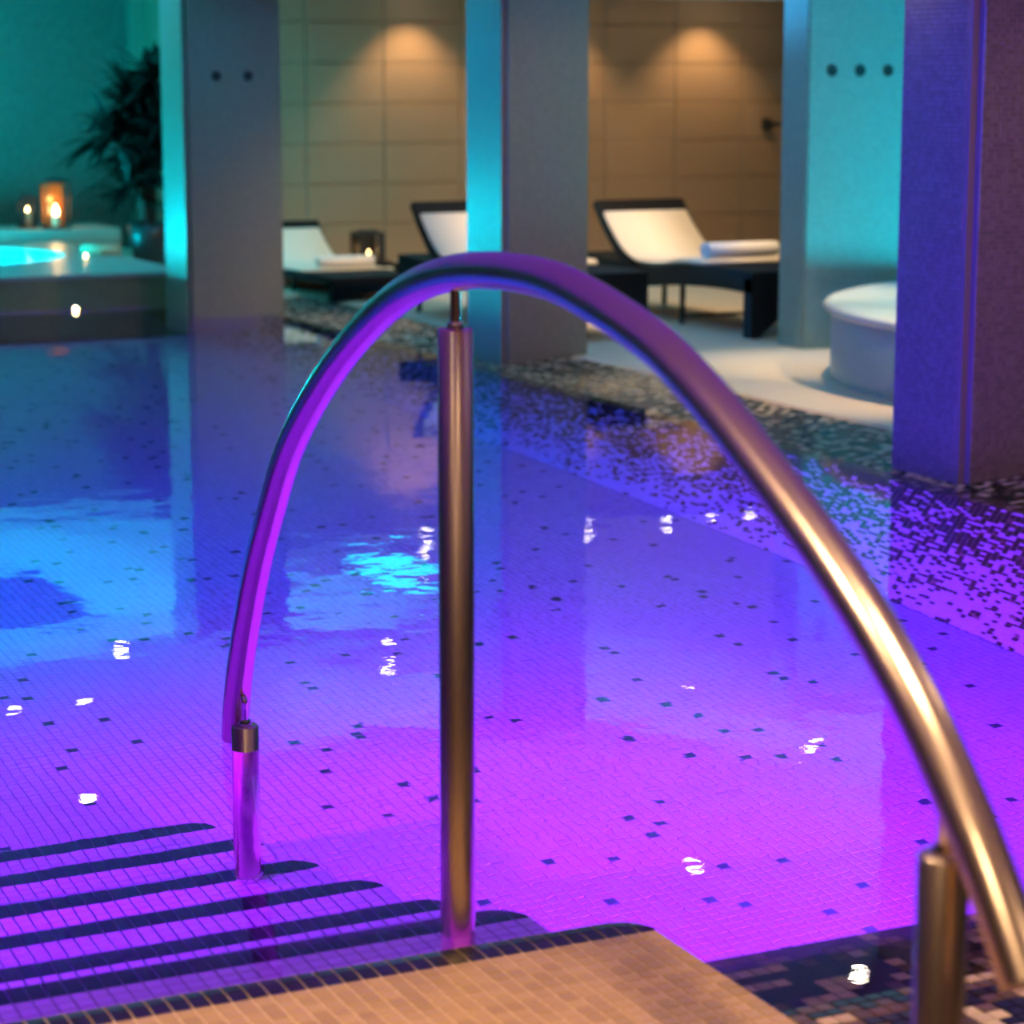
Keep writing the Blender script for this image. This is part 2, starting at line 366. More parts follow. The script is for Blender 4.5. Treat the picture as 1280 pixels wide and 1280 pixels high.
def seen(x, y):                             # roughly inside the view, through the water
    a = math.atan2(x, y + .4); return math.radians(11.5) < a < math.radians(41)
dark_seen = sorted([p for p in dark if seen(*p)], key=lambda p: p[1])
for (x, y) in dark_seen[:300]:
    o = link(bpy.data.objects.new('dark_tile', md), pool_floor); o.location = (x, y, PF)
ws = sorted([p for p in white if seen(*p)], key=lambda p: math.hypot(p[0] - .3, p[1])); singles = set(ws[:300])
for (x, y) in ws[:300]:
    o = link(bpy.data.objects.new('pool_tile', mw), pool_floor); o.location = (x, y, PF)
P = Plates()
for (x, y) in white:
    if (x, y) not in singles: P.add((x - tw / 2, y - tw / 2, PF), X, Y, Z, tw, tw)
for (x, y) in dark:
    if (x, y) not in set(dark_seen[:300]): P.add((x - tw / 2, y - tw / 2, PF), X, Y, Z, tw, tw, mi=1)
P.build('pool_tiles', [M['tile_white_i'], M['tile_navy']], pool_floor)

# sloped mosaic wall on the right and mosaic beach up to the deck: dark at the waterline, sparser towards the bottom
sl = Vector((XS - XW, 0, -PF)); L_ = sl.length; sl.normalize(); sn = Vector((-sl.z, 0, sl.x))
bm = bmesh.new()
q = [bm.verts.new(c) for c in ((XW, 3.3, PF), (XS, 3.3, -.012), (XD, 3.3, DZ - .004), (XD, 3.3, PF - .15), (XW, 3.3, PF - .15))]
q2 = [bm.verts.new((a.co.x, 16.3, a.co.z)) for a in q]
for i in range(5): bm.faces.new([q[i], q[(i + 1) % 5], q2[(i + 1) % 5], q2[i]])
bm.faces.new(q[::-1]); bm.faces.new(q2); bmesh.ops.recalc_face_normals(bm, faces=bm.faces)
slope = struct(mesh_obj('trim_mosaic_slope', bm, M['grout_w']), 'sloping mosaic edge along the right, dark at the waterline and pale below', 'pool edge')
P = Plates(); nr = int(L_ / PT)
for j in range(int((16.3 - 3.7) / PT)):
    for i in range(nr):
        u = (i + .5) / nr
        pd = .10 + .56 * max(0, min(1, u / .65)) ** 1.1 + .2 * max(0, (u - .8) / .2)
        r = R.random(); mi = 0 if r < pd else (1 if r < pd + .06 * u else 3)
        P.add(Vector((XW, 3.7 + j * PT, PF)) + sl * (i * PT), sl, Y, sn, tw, tw, mi=mi)
b1, b2 = Vector((XS, 0, -.012)), Vector((XD, 0, DZ - .004)); bd = (b2 - b1); nb = int(bd.length / PT); bd.normalize(); bn = Vector((-bd.z, 0, bd.x))
for j in range(int((16.3 - 3.7) / PT)):
    for i in range(nb):
        yy = 3.7 + j * PT; xx = XS + i * PT
        r = R.random(); mi = 0 if r < .42 else (1 if r < .78 else 2)
        P.add(Vector((XS, yy, -.012)) + bd * (i * PT), bd, Y, bn, tw, tw, mi=mi)
P.build('mosaic_tiles', [M['m_dark_i'], M['m_brown_i'], M['m_light_i'], M['m_white_i']], slope)

# ------------------------------------------------------------------ stairs going down into the pool
TREAD_Y = [3.865, 4.23, 4.59, 5.00, 5.42, 5.84, 6.23]           # far edge of platform and of steps 1..6
STEP_X = [2.09, 2.0, 2.0, 2.0, 2.0, 2.0, 2.0]
STEP_Z = [.012, -.185, -.45, -.70, -.95, -1.19, -1.42]
stairs = empty('pool_stairs', (1.2, 4.8, PF), 'white tiled stairs with dark edge strips going down under water', 'stairs', kind='structure')
SW = Matrix.Translation(stairs.location).inverted()
NR = .078                                    # depth of the two-row nosing tile and radius of the step corner
def lim(x, xe, yn): 
    a = x - (xe - NR)
    return yn if a <= 0 else yn - NR + math.sqrt(max(0, NR * NR - a * a))
def nosing_mesh(xa, xb, xe, yn, z, m, name='edge_tile'):
    """a rounded edge tile: two rows deep, bent down over the edge"""
    vs, fs = [], []; n = 5
    prof = [(0, 0.002), (.45, .0045), (.5, .0035), (.55, .0045), (.9, .003), (1.0, -.006), (1.02, -.03)]
    for x in (xa + G / 2, (xa + xb) / 2, xb - G / 2):
        for (u, h) in prof:
            y = yn - NR + u * (lim(x, xe, yn) - (yn - NR)); vs.append((x, y, z + h))
    k = len(prof)
    for a in range(2):
        for b in range(k - 1): i = a * k + b; fs.append((i, i + k, i + k + 1, i + 1))
    me = bpy.data.meshes.new(name); me.from_pydata(vs, [], fs); me.materials.append(m); me.update(); return me
def step_block(name, x0, xe, y0, yn, z0, z1, m, parent):
    bm = bmesh.new(); pts = [(x0, y0), (xe, y0), (xe, yn - NR)] + [(xe - NR + NR * math.cos(a), yn - NR + NR * math.sin(a)) for a in (PI / 8, PI / 4, 3 * PI / 8)] + [(xe - NR, yn), (x0, yn)]
    lo = [bm.verts.new((x, y, z0)) for x, y in pts]; hi = [bm.verts.new((x, y, z1)) for x, y in pts]
    n = len(pts); bm.faces.new(hi); bm.faces.new(lo[::-1])
    for i in range(n): bm.faces.new([lo[i], lo[(i + 1) % n], hi[(i + 1) % n], hi[i]])
    return mesh_obj(name, bm, m, parent)
tread_count = 0
mt = tile_mesh('tread_tile', tw, tw, .003, M['tile_white'])
for s in range(1, 7):
    z = STEP_Z[s]; yn = TREAD_Y[s]; yp = TREAD_Y[s - 1]; xe = STEP_X[s]
    st = step_block('step', -1.0, xe, yp - .25, yn, PF - .05, z, M['grout'], None); st.parent = stairs; st.matrix_parent_inverse = SW
    ncol = int((xe + 1.0) / PT)
    far = Plates()
    for i in range(ncol):
        xb = xe - i * PT; xa = xb - PT
        vis = xb > .75 + .06 * s
        if vis:
            o = link(bpy.data.objects.new('edge_tile', nosing_mesh(xa, xb, xe, yn, z, M['nosing'])), st)
        else: far.add((xa, yn - NR, z), X, Y, Z, tw, NR - G, mi=1)
        nrow = int((yn - NR - yp + .05) / PT)
        for j in range(nrow):
            y1 = yn - NR - j * PT
            if vis and tread_count < 300 and s <= 3 and j < 5 and xb > .8:
                o = link(bpy.data.objects.new('tread_tile', mt), st); o.location = ((xa + xb) / 2, y1 - PT / 2, z); tread_count += 1
            else: far.add((xa + G / 2, y1 - PT + G / 2, z), X, Y, Z, tw, tw)
    # side of the step
    for j in range(int(.38 / PT)):
        for kx in range(int(.24 / PT)):
            far.add((xe, yn - NR - (j + 1) * PT, z - (kx + 1) * PT), Y, Z, X, tw, tw)
    far.build('tread_tiles', [M['tile_white_i'], M['nosing']], st)

# platform at the top of the stairs
plat = struct(step_block('floor_platform', -1.0, STEP_X[0], 1.8, TREAD_Y[0], PF, .012, M['grout_w'], None), 'beige tiled platform with black edge strip at the top of the stairs', 'platform')
mb = tile_mesh('platform_tile', tw, tw, .003, M['beige']); n_ = 0; far = Plates()
cellsP = []
for i in range(int((STEP_X[0] + 1) / PT)):
    xb = STEP_X[0] - i * PT
    if xb > .5: link(bpy.data.objects.new('edge_tile', nosing_mesh(xb - PT, xb, STEP_X[0], TREAD_Y[0], .012, M['brown_black'])), plat)
    else: far.add((xb - PT, TREAD_Y[0] - NR, .012), X, Y, Z, tw, NR - G, mi=1)
    for j in range(54): cellsP.append((xb - PT / 2, TREAD_Y[0] - NR - (j + .5) * PT))
cellsP.sort(key=lambda p: -p[1] * 1.0 + abs(p[0] - 1.7) * .35)
for (x, y) in cellsP:
    if n_ < 300 and x > .7: link(bpy.data.objects.new('platform_tile', mb), plat).location = (x, y, .012); n_ += 1
    else: far.add((x - tw / 2, y - tw / 2, .012), X, Y, Z, tw, tw)
far.build('platform_tiles', [M['beige_i'], M['brown_black']], plat)

# dark and beige mosaic ledge beside the platform, dipping into the pool
bm = bmesh.new(); q = [bm.verts.new(c) for c in ((2.06, 1.8, .02), (6.05, 1.8, .02), (6.05, 3.30, .004), (6.05, 3.66, -.03), (2.06, 3.66, -.03), (2.06, 3.30, .004))]
q2 = [bm.verts.new((a.co.x, a.co.y, -.3)) for a in q]
bm.faces.new([q[0], q[1], q[2], q[5]]); bm.faces.new([q[5], q[2], q[3], q[4]]); bm.faces.new(q2[::-1])
for i in range(6): bm.faces.new([q[i], q2[i], q2[(i + 1) % 6], q[(i + 1) % 6]])
bmesh.ops.recalc_face_normals(bm, faces=bm.faces)
ledge = struct(mesh_obj('floor_ledge', bm, M['brown_black']), 'mosaic ledge of black, brown and beige tiles beside the beige platform', 'pool edge')
ms = [tile_mesh('mosaic_tile', tw, tw, .003, M[k]) for k in ('m_dark', 'm_brown', 'm_light')]
far = Plates(); n_ = 0; a2 = math.atan2(-.034, .36); last = {}
for j in range(50):
    for i in range(110):
        y = 3.655 - (j + .5) * PT; x = 2.10 + (i + .5) * PT; z = .004 - (y - 3.30) * .0944 if y > 3.3 else .004 + (3.3 - y) * .0229
        r = R.random(); mi = 0 if r < .60 else (1 if r < .80 else 2)
        if R.random() < .35 and (i - 1, j) in last: mi = last[(i - 1, j)]
        last[(i, j)] = mi
        if n_ < 300 and i < 26 and j < 15:
            o = link(bpy.data.objects.new('mosaic_tile', ms[mi]), ledge); o.location = (x, y, z); o.rotation_euler = (a2 if y > 3.3 else -.0229, 0, 0); n_ += 1
        else: far.add((x - tw / 2, y - tw / 2, z), X, Y, Z, tw, tw, mi=mi)
far.build('mosaic_tiles', [M['m_dark_i'], M['m_brown_i'], M['m_light_i']], ledge)

# ------------------------------------------------------------------ pool water
bm = bmesh.new()
q = [bm.verts.new(c) for c in ((-1.0, 3.2, 0), (5.66, 3.2, 0), (5.66, 16.199, 0), (-1.0, 16.199, 0))]; bm.faces.new(q)
tag(mesh_obj('pool_water', bm, M['water']), 'calm clear pool water lit blue, violet and magenta from below', 'water', kind='stuff')

# ------------------------------------------------------------------ handrail
A2 = Vector((1.811, 5.343, 0)); DR = Vector((-.03574, -.99936, 0))
def rp(s, z): return A2 + DR * s + Vector((0, 0, z))
rail = empty('handrail', rp(1.373, -.185), 'arched brushed steel handrail on three posts over the pool stairs', 'handrail')
RM = Matrix.Translation(rail.location).inverted()
def rpart(name, bm, m, parent=rail, smooth=True):
    o = mesh_obj(name, bm, m, parent, smooth)
    o.matrix_parent_inverse = RM if parent is rail else Matrix()
    if smooth:
        md_ = o.modifiers.new('edges', 'EDGE_SPLIT'); md_.split_angle = math.radians(50)
    return o
arch = [(-.087, .004), (-.078, .05), (-.062, .117), (.005, .271), (.134, .491), (.276, .665), (.405, .811), (.715, 1.021), (1.070, 1.183), (1.337, 1.247), (1.562, 1.269), (1.767, 1.272), (1.923, 1.256), (2.174, 1.208), (2.300, 1.163), (2.422, 1.113), (2.634, 1.008), (2.775, .928), (2.866, .866), (2.946, .804), (3.024, .728), (3.070, .680), (3.120, .620), (3.175, .545)]
sm = catmull([rp(*p) for p in arch], 5)
for _ in range(6): sm = [sm[0]] + [(sm[i - 1] + sm[i] * 2 + sm[i + 1]) / 4 for i in range(1, len(sm) - 1)] + [sm[-1]]
bm = bmesh.new(); tube(bm, sm, .033, 28); rpart('grip_tube', bm, M['steel'])
PR = .033
for (s, z0, z1, gz) in ((0.0, -.948, .060, None), (1.373, -.183, 1.15, 1.235), (2.992, .014, .652, .735)):
    c = rp(s, 0); bm = bmesh.new()
    prof = [(0, z0), (PR, z0), (PR, z1 - .004), (PR - .004, z1), (0, z1)]
    lathe(bm, prof, 28, c.x, c.y); bmesh.ops.recalc_face_normals(bm, faces=bm.faces)
    post = rpart('post', bm, M['steel'])
    bm = bmesh.new()
    if gz is None:
        t = rp(-.060, .128)
        tube(bm, catmull([c + Vector((0, 0, z1 - .004)), c + Vector((0, 0, z1 + .04)), c + Vector((0, 0, z1 + .062)), (c + t) / 2 + Vector((0, 0, .065)), Vector((t.x, t.y, .130))], 4), .008, 12)
    else:
        tube(bm, [c + Vector((0, 0, z1 - .004)), c + Vector((0, 0, gz))], .010, 14)
    pin = rpart('pin', bm, M['steel_bright'], post)
    bm = bmesh.new(); lathe(bm, [(.0, z1 + .012), (.014, z1 + .012), (.016, z1 + .006), (.016, z1 - .001)], 16, c.x, c.y); bmesh.ops.recalc_face_normals(bm, faces=bm.faces)
    rpart('collar', bm, M['steel_bright'], post)
    if gz is None or gz > 1:
        bm = bmesh.new(); lathe(bm, [(PR, z0 + .03), (PR + .004, z0 + .028), (PR + .004, z0 + .001), (PR, z0)], 28, c.x, c.y); bmesh.ops.recalc_face_normals(bm, faces=bm.faces)
        rpart('foot_ring', bm, M['steel_bright'], post)

# ------------------------------------------------------------------ raised whirlpool at the far left
JZ = .25
def slab_with_hole(bm, x0, x1, y0, y1, z0, z1, cx, cy, r, n=40):
    """square slab with a round hole"""
    def sq(a):
        c, s_ = math.cos(a), math.sin(a); t = min(((x1 - cx) if c > 0 else (cx - x0)) / max(abs(c), 1e-6), ((y1 - cy) if s_ > 0 else (cy - y0)) / max(abs(s_), 1e-6))
        return cx + c * t, cy + s_ * t
    an = sorted([2 * PI * i / n for i in range(n)] + [math.atan2(yy - cy, xx - cx) % (2 * PI) for xx in (x0, x1) for yy in (y0, y1)]); n = len(an)
    ot = [bm.verts.new((*sq(a), z1)) for a in an]; ob = [bm.verts.new((*sq(a), z0)) for a in an]
    it = [bm.verts.new((cx + r * math.cos(a), cy + r * math.sin(a), z1)) for a in an]; ib = [bm.verts.new((cx + r * math.cos(a), cy + r * math.sin(a), z0)) for a in an]
    for i in range(n):
        j = (i + 1) % n
        bm.faces.new([it[i], ot[i], ot[j], it[j]]); bm.faces.new([ot[i], ob[i], ob[j], ot[j]]); bm.faces.new([ib[i], it[i], it[j], ib[j]])
whirl = empty('whirlpool', (3.8, 18.3, 0), 'raised square whirlpool with glowing turquoise water at far left', 'whirlpool')
WM = Matrix.Translation(whirl.location).inverted()
def wpart(name, bm, m, par, inv, smooth=False):
    bmesh.ops.recalc_face_normals(bm, faces=bm.faces)
    o = mesh_obj(name, bm, m, par, smooth); o.matrix_parent_inverse = inv; return o
bm = bmesh.new(); slab_with_hole(bm, 1.6, 5.14, 16.32, 19.75, -.05, JZ - .03, 3.75, 18.45, 1.12); wpart('surround', bm, M['jac'], whirl, WM)
bm = bmesh.new(); slab_with_hole(bm, 1.58, 5.16, 16.305, 19.75, JZ - .03, JZ, 3.75, 18.45, 1.08); wpart('rim', bm, M['jac_rim'], whirl, WM)
bm = bmesh.new(); lathe(bm, [(1.11, JZ - .03), (1.1, .0), (.9, -.04), (0, -.045)], 40, 3.75, 18.45); wpart('basin', bm, M['white_rim'], whirl, WM, True)
bm = bmesh.new(); lathe(bm, [(1.09, JZ - .02), (0, JZ - .02)], 40, 3.75, 18.45); wpart('water', bm, M['water_tub'], whirl, WM)
bm = bmesh.new(); box(bm, 1.6, 5.7, 19.78, 20.6, DZ, .34, .01, 2)
ledge_b = tag(mesh_obj('stone_ledge', bm, M['jac_rim']), 'low stone ledge behind the whirlpool carrying two lanterns', 'ledge')
for (x, y) in ((3.25, 18.3), (2.95, 18.7)):
    l = bpy.data.lights.new('whirlpool_lamp', 'POINT'); l.color = CYAN; l.energy = 580; l.shadow_soft_size = .12
    lo = bpy.data.objects.new('whirlpool_lamp', l); C.objects.link(lo); lo.parent = whirl; lo.matrix_parent_inverse = WM; lo.location = (x, y, .16)

# round white tub on the deck
tub = empty('round_tub', (8.55, 9.55, DZ), 'round white hot tub with turquoise water left of the blue column', 'hot tub')
TM = Matrix.Translation(tub.location).inverted(); tx, ty, tr = 8.62, 9.62, 2.02
bm = bmesh.new(); lathe(bm, [(tr, DZ), (tr, .39), (tr - .02, .40)], 72, tx, ty); wpart('shell', bm, M['tub_side'], tub, TM, True)
bm = bmesh.new(); lathe(bm, [(tr - .02, .39), (tr + .03, .395), (tr + .045, .415), (tr + .035, .435), (tr, .445), (tr - .38, .440), (tr - .42, .43), (tr - .43, .40)], 72, tx, ty); wpart('rim', bm, M['white_rim'], tub, TM, True)
bm = bmesh.new(); lathe(bm, [(tr - .43, .41), (tr - .45, .07), (0, .06)], 72, tx, ty); wpart('basin', bm, M['tub_basin'], tub, TM, True)
bm = bmesh.new(); lathe(bm, [(tr - .432, .405), (0, .405)], 72, tx, ty); wpart('water', bm, M['water_tub'], tub, TM)
for (x, y) in ((8.2, 10.4), (9.3, 10.2)):
    l = bpy.data.lights.new('tub_lamp', 'POINT'); l.color = CYAN; l.energy = 110; l.shadow_soft_size = .1
    lo = bpy.data.objects.new('tub_lamp', l); C.objects.link(lo); lo.parent = tub; lo.matrix_parent_inverse = TM; lo.location = (x, y, .28)

# ------------------------------------------------------------------ loungers
def strip(bm, prof, x0, x1, th):
    """a slab following a (y, z) profile, th thick downwards"""
    n = len(prof); rows = []
    for i, (y, z) in enumerate(prof):
        a = prof[max(0, i - 1)]; b = prof[min(n - 1, i + 1)]; t = Vector((b[0] - a[0], b[1] - a[1])).normalized(); nn = (-t.y, t.x)
        if nn[1] < 0: nn = (-nn[0], -nn[1])
        rows.append([bm.verts.new(c) for c in ((x0, y, z), (x1, y, z), (x1, y - nn[0] * th, z - nn[1] * th), (x0, y - nn[0] * th, z - nn[1] * th))])
    for a, b in zip(rows, rows[1:]):
        for k in range(4): bm.faces.new([a[k], a[(k + 1) % 4], b[(k + 1) % 4], b[k]])
    bm.faces.new(rows[0][::-1]); bm.faces.new(rows[-1]); bmesh.ops.recalc_face_normals(bm, faces=bm.faces)
def smooth_prof(p, m=5): return [(q.x, q.y) for q in catmull([(a, b, 0) for a, b in p], m)]
def lounger(loc, label, zs=1.0, bk=1.0):
    t = empty('sun_lounger', loc, label, 'lounger', 'dark wicker loungers in front of the tan wall')
    W = .66
    bm = bmesh.new(); strip(bm, smooth_prof([(0, .40), (.4, .405), (.9, .385), (1.35, .345), (1.75, .35), (2.15, .37), (2.3, .375)]), 0, W, .13); mesh_obj('frame', bm, M['wicker'], t)
    bm = bmesh.new(); strip(bm, smooth_prof([(y, .4 + (z - .4) * (bk if z > .4 else 1)) for y, z in [(1.52, .375), (1.70, .44), (1.86, .56), (2.04, .735)]]), -.005, W + .005, .05); mesh_obj('backrest', bm, M['wicker'], t)
    bm = bmesh.new(); strip(bm, smooth_prof([(y, .4 + (z - .4) * (bk if z > .45 else 1)) for y, z in [(.62, .435), (.9, .428), (1.2, .395), (1.50, .40), (1.66, .455), (1.83, .57), (1.95, .672)]]), .015, W - .015, .045)
    bmesh.ops.bevel(bm, geom=[e for e in bm.edges if len(e.link_faces) == 2 and e.calc_face_angle(0) > 1.0], offset=.012, segments=2, affect='EDGES')
    mesh_obj('mattress', bm, M['pad'], t, True)
    # foot end: wicker skirt with an arched cut-out
    bm = bmesh.new(); n = 12; top, low = [], []
    for i in range(n + 1):
        u = i / n; x = u * W; a = max(0, 1 - ((u - .5) / .36) ** 2); zz = .0 if abs(u - .5) > .36 else .13 * math.sqrt(a)
        top.append(x); low.append(zz)
    fr = [[bm.verts.new((x, yy, zz)) for x, zz in zip(top, low)] for yy in (0, .10)]; up = [[bm.verts.new((x, yy, .36)) for x in top] for yy in (0, .10)]
    for i in range(n):
        bm.faces.new([fr[0][i], fr[0][i + 1], up[0][i + 1], up[0][i]]); bm.faces.new([fr[1][i + 1], fr[1][i], up[1][i], up[1][i + 1]])
        bm.faces.new([fr[0][i + 1], fr[0][i], fr[1][i], fr[1][i + 1]]); bm.faces.new([up[0][i], up[0][i + 1], up[1][i + 1], up[1][i]])
    for i in (0, n): bm.faces.new([fr[0][i], up[0][i], up[1][i], fr[1][i]])
    bmesh.ops.recalc_face_normals(bm, faces=bm.faces); mesh_obj('foot_panel', bm, M['wicker'], t)
    for x in (.08, W - .08):
        for y in (.98, 2.12):
            bm = bmesh.new(); tube(bm, [(x, y, .335), (x, y + .01, 0)], .018, 10); mesh_obj('leg', bm, M['dark_metal'], t, True)
    bm = bmesh.new(); tube(bm, [(.08, .98, .05), (W - .08, .98, .05)], .012, 8); mesh_obj('crossbar', bm, M['dark_metal'], t, True)
    t.scale = (1, 1, zs); return t
def rolled_towel(loc, label, mt_, rz=0, ln=.5, sc=1.0):
    bm = bmesh.new(); pts = []
    r0, n = .055, 40
    for i in range(n):                     # spiral cross-section swept along x
        a = i / (n - 1) * 4.2 * PI; r = .008 + r0 * i / (n - 1); pts.append((r * math.cos(a) * 1.25, r * math.sin(a) + .055))
    th = .006
    L0 = [bm.verts.new((-ln / 2, y, z)) for y, z in pts]; R0 = [bm.verts.new((ln / 2, y, z)) for y, z in pts]
    for i in range(n - 1): bm.faces.new([L0[i], L0[i + 1], R0[i + 1], R0[i]])
    o = mesh_obj('rolled_towel', bm, mt_, None, True); m_ = o.modifiers.new('thick', 'SOLIDIFY'); m_.thickness = .012; m_.offset = -1
    o.location = loc; o.rotation_euler = (0, 0, rz); o.scale = (sc, sc, sc)
    return tag(o, label, 'towel', 'rolled towels')
lounger((7.40, 12.32, DZ), 'wicker lounger with cream pad at right, nearest the turquoise wall')
lounger((6.20, 12.62, DZ), 'wicker lounger with cream pad half hidden behind the middle column')
lounger((6.0, 15.62, DZ - .002), 'wicker lounger with greenish lit pad beside the left column, lowest of the three', .42, 2.0)
rolled_towel((7.72, 13.0, .485), 'rolled white towel on the right lounger near the turquoise wall', M['towel'])
rolled_towel((6.36, 16.30, .236), 'rolled white towel with teal light on the lounger by the left column', M['towel'], sc=.85)

# low side table with a lantern between the loungers
tb = empty('side_table', (7.02, 17.5, DZ), 'low dark side table between the left and middle loungers', 'table')
bm = bmesh.new(); box(bm, -.2, .2, -.2, .2, .09, .12, .006, 2); mesh_obj('table_top', bm, M['wicker'], tb)
for sx in (-1, 1):
    for sy in (-1, 1):
        bm = bmesh.new(); box(bm, sx * .17 - .02, sx * .17 + .02, sy * .17 - .02, sy * .17 + .02, 0, .09); mesh_obj('leg', bm, M['wicker'], tb)
def lantern(loc, w_, h, label, lit, flame_z=.35, front=True, amber=False, fs=1.0, fx=0, bar=.014):
    t = empty('lantern', loc, label, 'lantern', 'dark candle lanterns'); b = w_ / 2
    bm = bmesh.new(); box(bm, -b, b, -b, b, 0, .02); mesh_obj('base', bm, M['lantern'], t)
    bm = bmesh.new(); box(bm, -b, b, -b, b, h - .025, h, .004, 1); box(bm, -b * .6, b * .6, -b * .6, b * .6, h, h + .015); mesh_obj('roof', bm, M['lantern'], t)
    for sx in (-1, 1):
        for sy in (-1, 1):
            bm = bmesh.new(); box(bm, sx * b - (bar if sx > 0 else 0), sx * b + (bar if sx < 0 else 0), sy * b - (.014 if sy > 0 else 0), sy * b + (.014 if sy < 0 else 0), .02, h - .025); mesh_obj('corner_bar', bm, M['lantern'], t)
    bm = bmesh.new(); box(bm, -b + .012, b - .012, b - .012, b - .006, .02, h - .025); mesh_obj('back_panel', bm, M['amber'] if amber else M['lantern'], t)
    fz = flame_z * h
    bm = bmesh.new(); lathe(bm, [(0, .02), (.03, .02), (.03, fz - .012), (.026, fz - .008), (0, fz - .012)], 20, fx, 0); mesh_obj('candle', bm, M['wax'], t, True)
    bm = bmesh.new(); lathe(bm, [(0, fz - .012), (.007 * fs, fz - .002), (.009 * fs, fz + .008 * fs), (.005 * fs, fz + .022 * fs), (0, fz + .036 * fs)], 14, fx, 0); mesh_obj('flame', bm, M['flame'], t, True)
    if lit:
        l = bpy.data.lights.new('candle_glow', 'POINT'); l.color = (1, .45, .12); l.energy = lit; l.shadow_soft_size = .02
        lo = bpy.data.objects.new('candle_glow', l); C.objects.link(lo); lo.parent = t; lo.location = (fx, -.01, fz + .05 * fs)
    return t
lantern((7.0, 17.45, DZ + .12), .21, .24, 'dark square lantern with a candle between the left and middle loungers', .1, .3, fx=0.0, fs=.8, bar=.065)
lantern((5.19, 19.95, .34), .21, .40, 'tall dark lantern glowing orange on the stone ledge', 2.2, .30, amber=True, fs=2.3)
lantern((5.0, 20.15, .34), .14, .27, 'small dark lantern with a yellow point of light beside the tall one', .05, .55, fs=.8, bar=.042)
bm = bmesh.new(); lathe(bm, [(0, 0), (.024, 0), (.026, .018), (.022, .02), (.02, .014), (0, .014)], 18)
tl = mesh_obj('tealight', bm, M['wax'], None, True); tl.location = (4.80, 17.62, JZ); tag(tl, 'tiny tealight added on the rim for a mirrored candle flame, right of the turquoise whirlpool water', 'candle')  # added cup and flame stand in for a candle reflection
bm = bmesh.new(); lathe(bm, [(0, .014), (.007, .018), (.008, .026), (0, .045)], 12); mesh_obj('flame', bm, M['flame'], tl, True)
bm = bmesh.new(); lathe(bm, [(.014, .0), (.03, .0), (.032, .006), (.028, .01), (.014, .008)], 20)
sl_ = mesh_obj('step_light', bm, M['bezel'], None, True); sl_.location = (4.36, 16.318, .012); sl_.rotation_euler = (PI / 2, 0, 0); tag(sl_, 'small warm recessed light low on the whirlpool front at the waterline', 'lamp')
bm = bmesh.new(); lathe(bm, [(0, .009), (.016, .008)], 18); mesh_obj('lens', bm, M['flame'], sl_)
rolled_towel((5.02, 18.0, JZ), 'beige rolled towel on the rim at the right of the whirlpool', M['towel_beige'], rz=-.5, ln=.34, sc=.85)

# small dark bracket on the far wall
bm = bmesh.new(); box(bm, -.05, .05, -.02, 0, -.05, .05, .008, 2); tube(bm, [(0, -.02, 0), (0, -.07, 0), (.11, -.075, 0)], .02, 10)
br_ = mesh_obj('wall_handle', bm, M['lantern']); br_.location = (11.52, 18.99, 1.17); tag(br_, 'small dark lever handle on the tan wall left of the partition', 'handle')

# plant in front of the far pillar
pl = empty('potted_palm', (5.50, 18.3, DZ), 'dark leafy palm in a tall pot left of the teal column', 'plant')
bm = bmesh.new(); lathe(bm, [(0, 0), (.12, 0), (.15, .3), (.17, .42), (.155, .42), (.15, .39), (0, .385)], 24); mesh_obj('pot', bm, M['pot'], pl, True)
bm = bmesh.new(); lathe(bm, [(.152, .39), (.08, .40), (0, .405)], 20); mesh_obj('soil', bm, M['soil'], pl)
heads = []
for k, (dx, dy, h) in enumerate(((-.10, .02, 1.32), (.05, -.03, 1.58), (.13, .05, 1.12), (-.03, .06, .95), (-.26, .0, 1.18), (.16, -.05, 1.36), (-.12, -.04, .78))):
    bm = bmesh.new(); p = catmull([(dx * .15, dy * .15, .38), (dx * .4, dy * .5, .38 + (h - .38) * .5), (dx, dy, h)], 5); tube(bm, p, [.022 - .012 * i / (len(p) - 1) for i in range(len(p))], 8)
    mesh_obj('stem', bm, M['stem'], pl, True); heads.append(Vector((dx, dy, h)))
vs, fs = [], []
for hd in heads:
    for i in range(60):
        a = R.random() * 2 * PI; el = R.uniform(-.35, 1.2); ln = R.uniform(.30, .56); wd = R.uniform(.026, .048)
        d = Vector((math.cos(a) * math.cos(el), math.sin(a) * math.cos(el), math.sin(el))); sd = d.cross(Z); sd = sd.normalized() if sd.length > .05 else X
        p = hd + Vector((0, 0, R.uniform(-.16, .03))); i0 = len(vs); n = 6
        for k in range(n + 1):
            u = k / n; c = p + d * (ln * u) + Vector((0, 0, -.30 * ln * u * u * (1.2 - el * .3))); ww = wd * math.sin(PI * min(1, .08 + u * .92)) * (1 if u < 1 else 0)
            vs += [tuple(c - sd * ww), tuple(c + Vector((0, 0, -.35 * ww))), tuple(c + sd * ww)]
        for k in range(n):
            b = i0 + 3 * k; fs += [(b, b + 1, b + 4, b + 3), (b + 1, b + 2, b + 5, b + 4)]
o = raw_obj('foliage', vs, fs, M['leaf'], pl); o['kind'] = 'stuff'

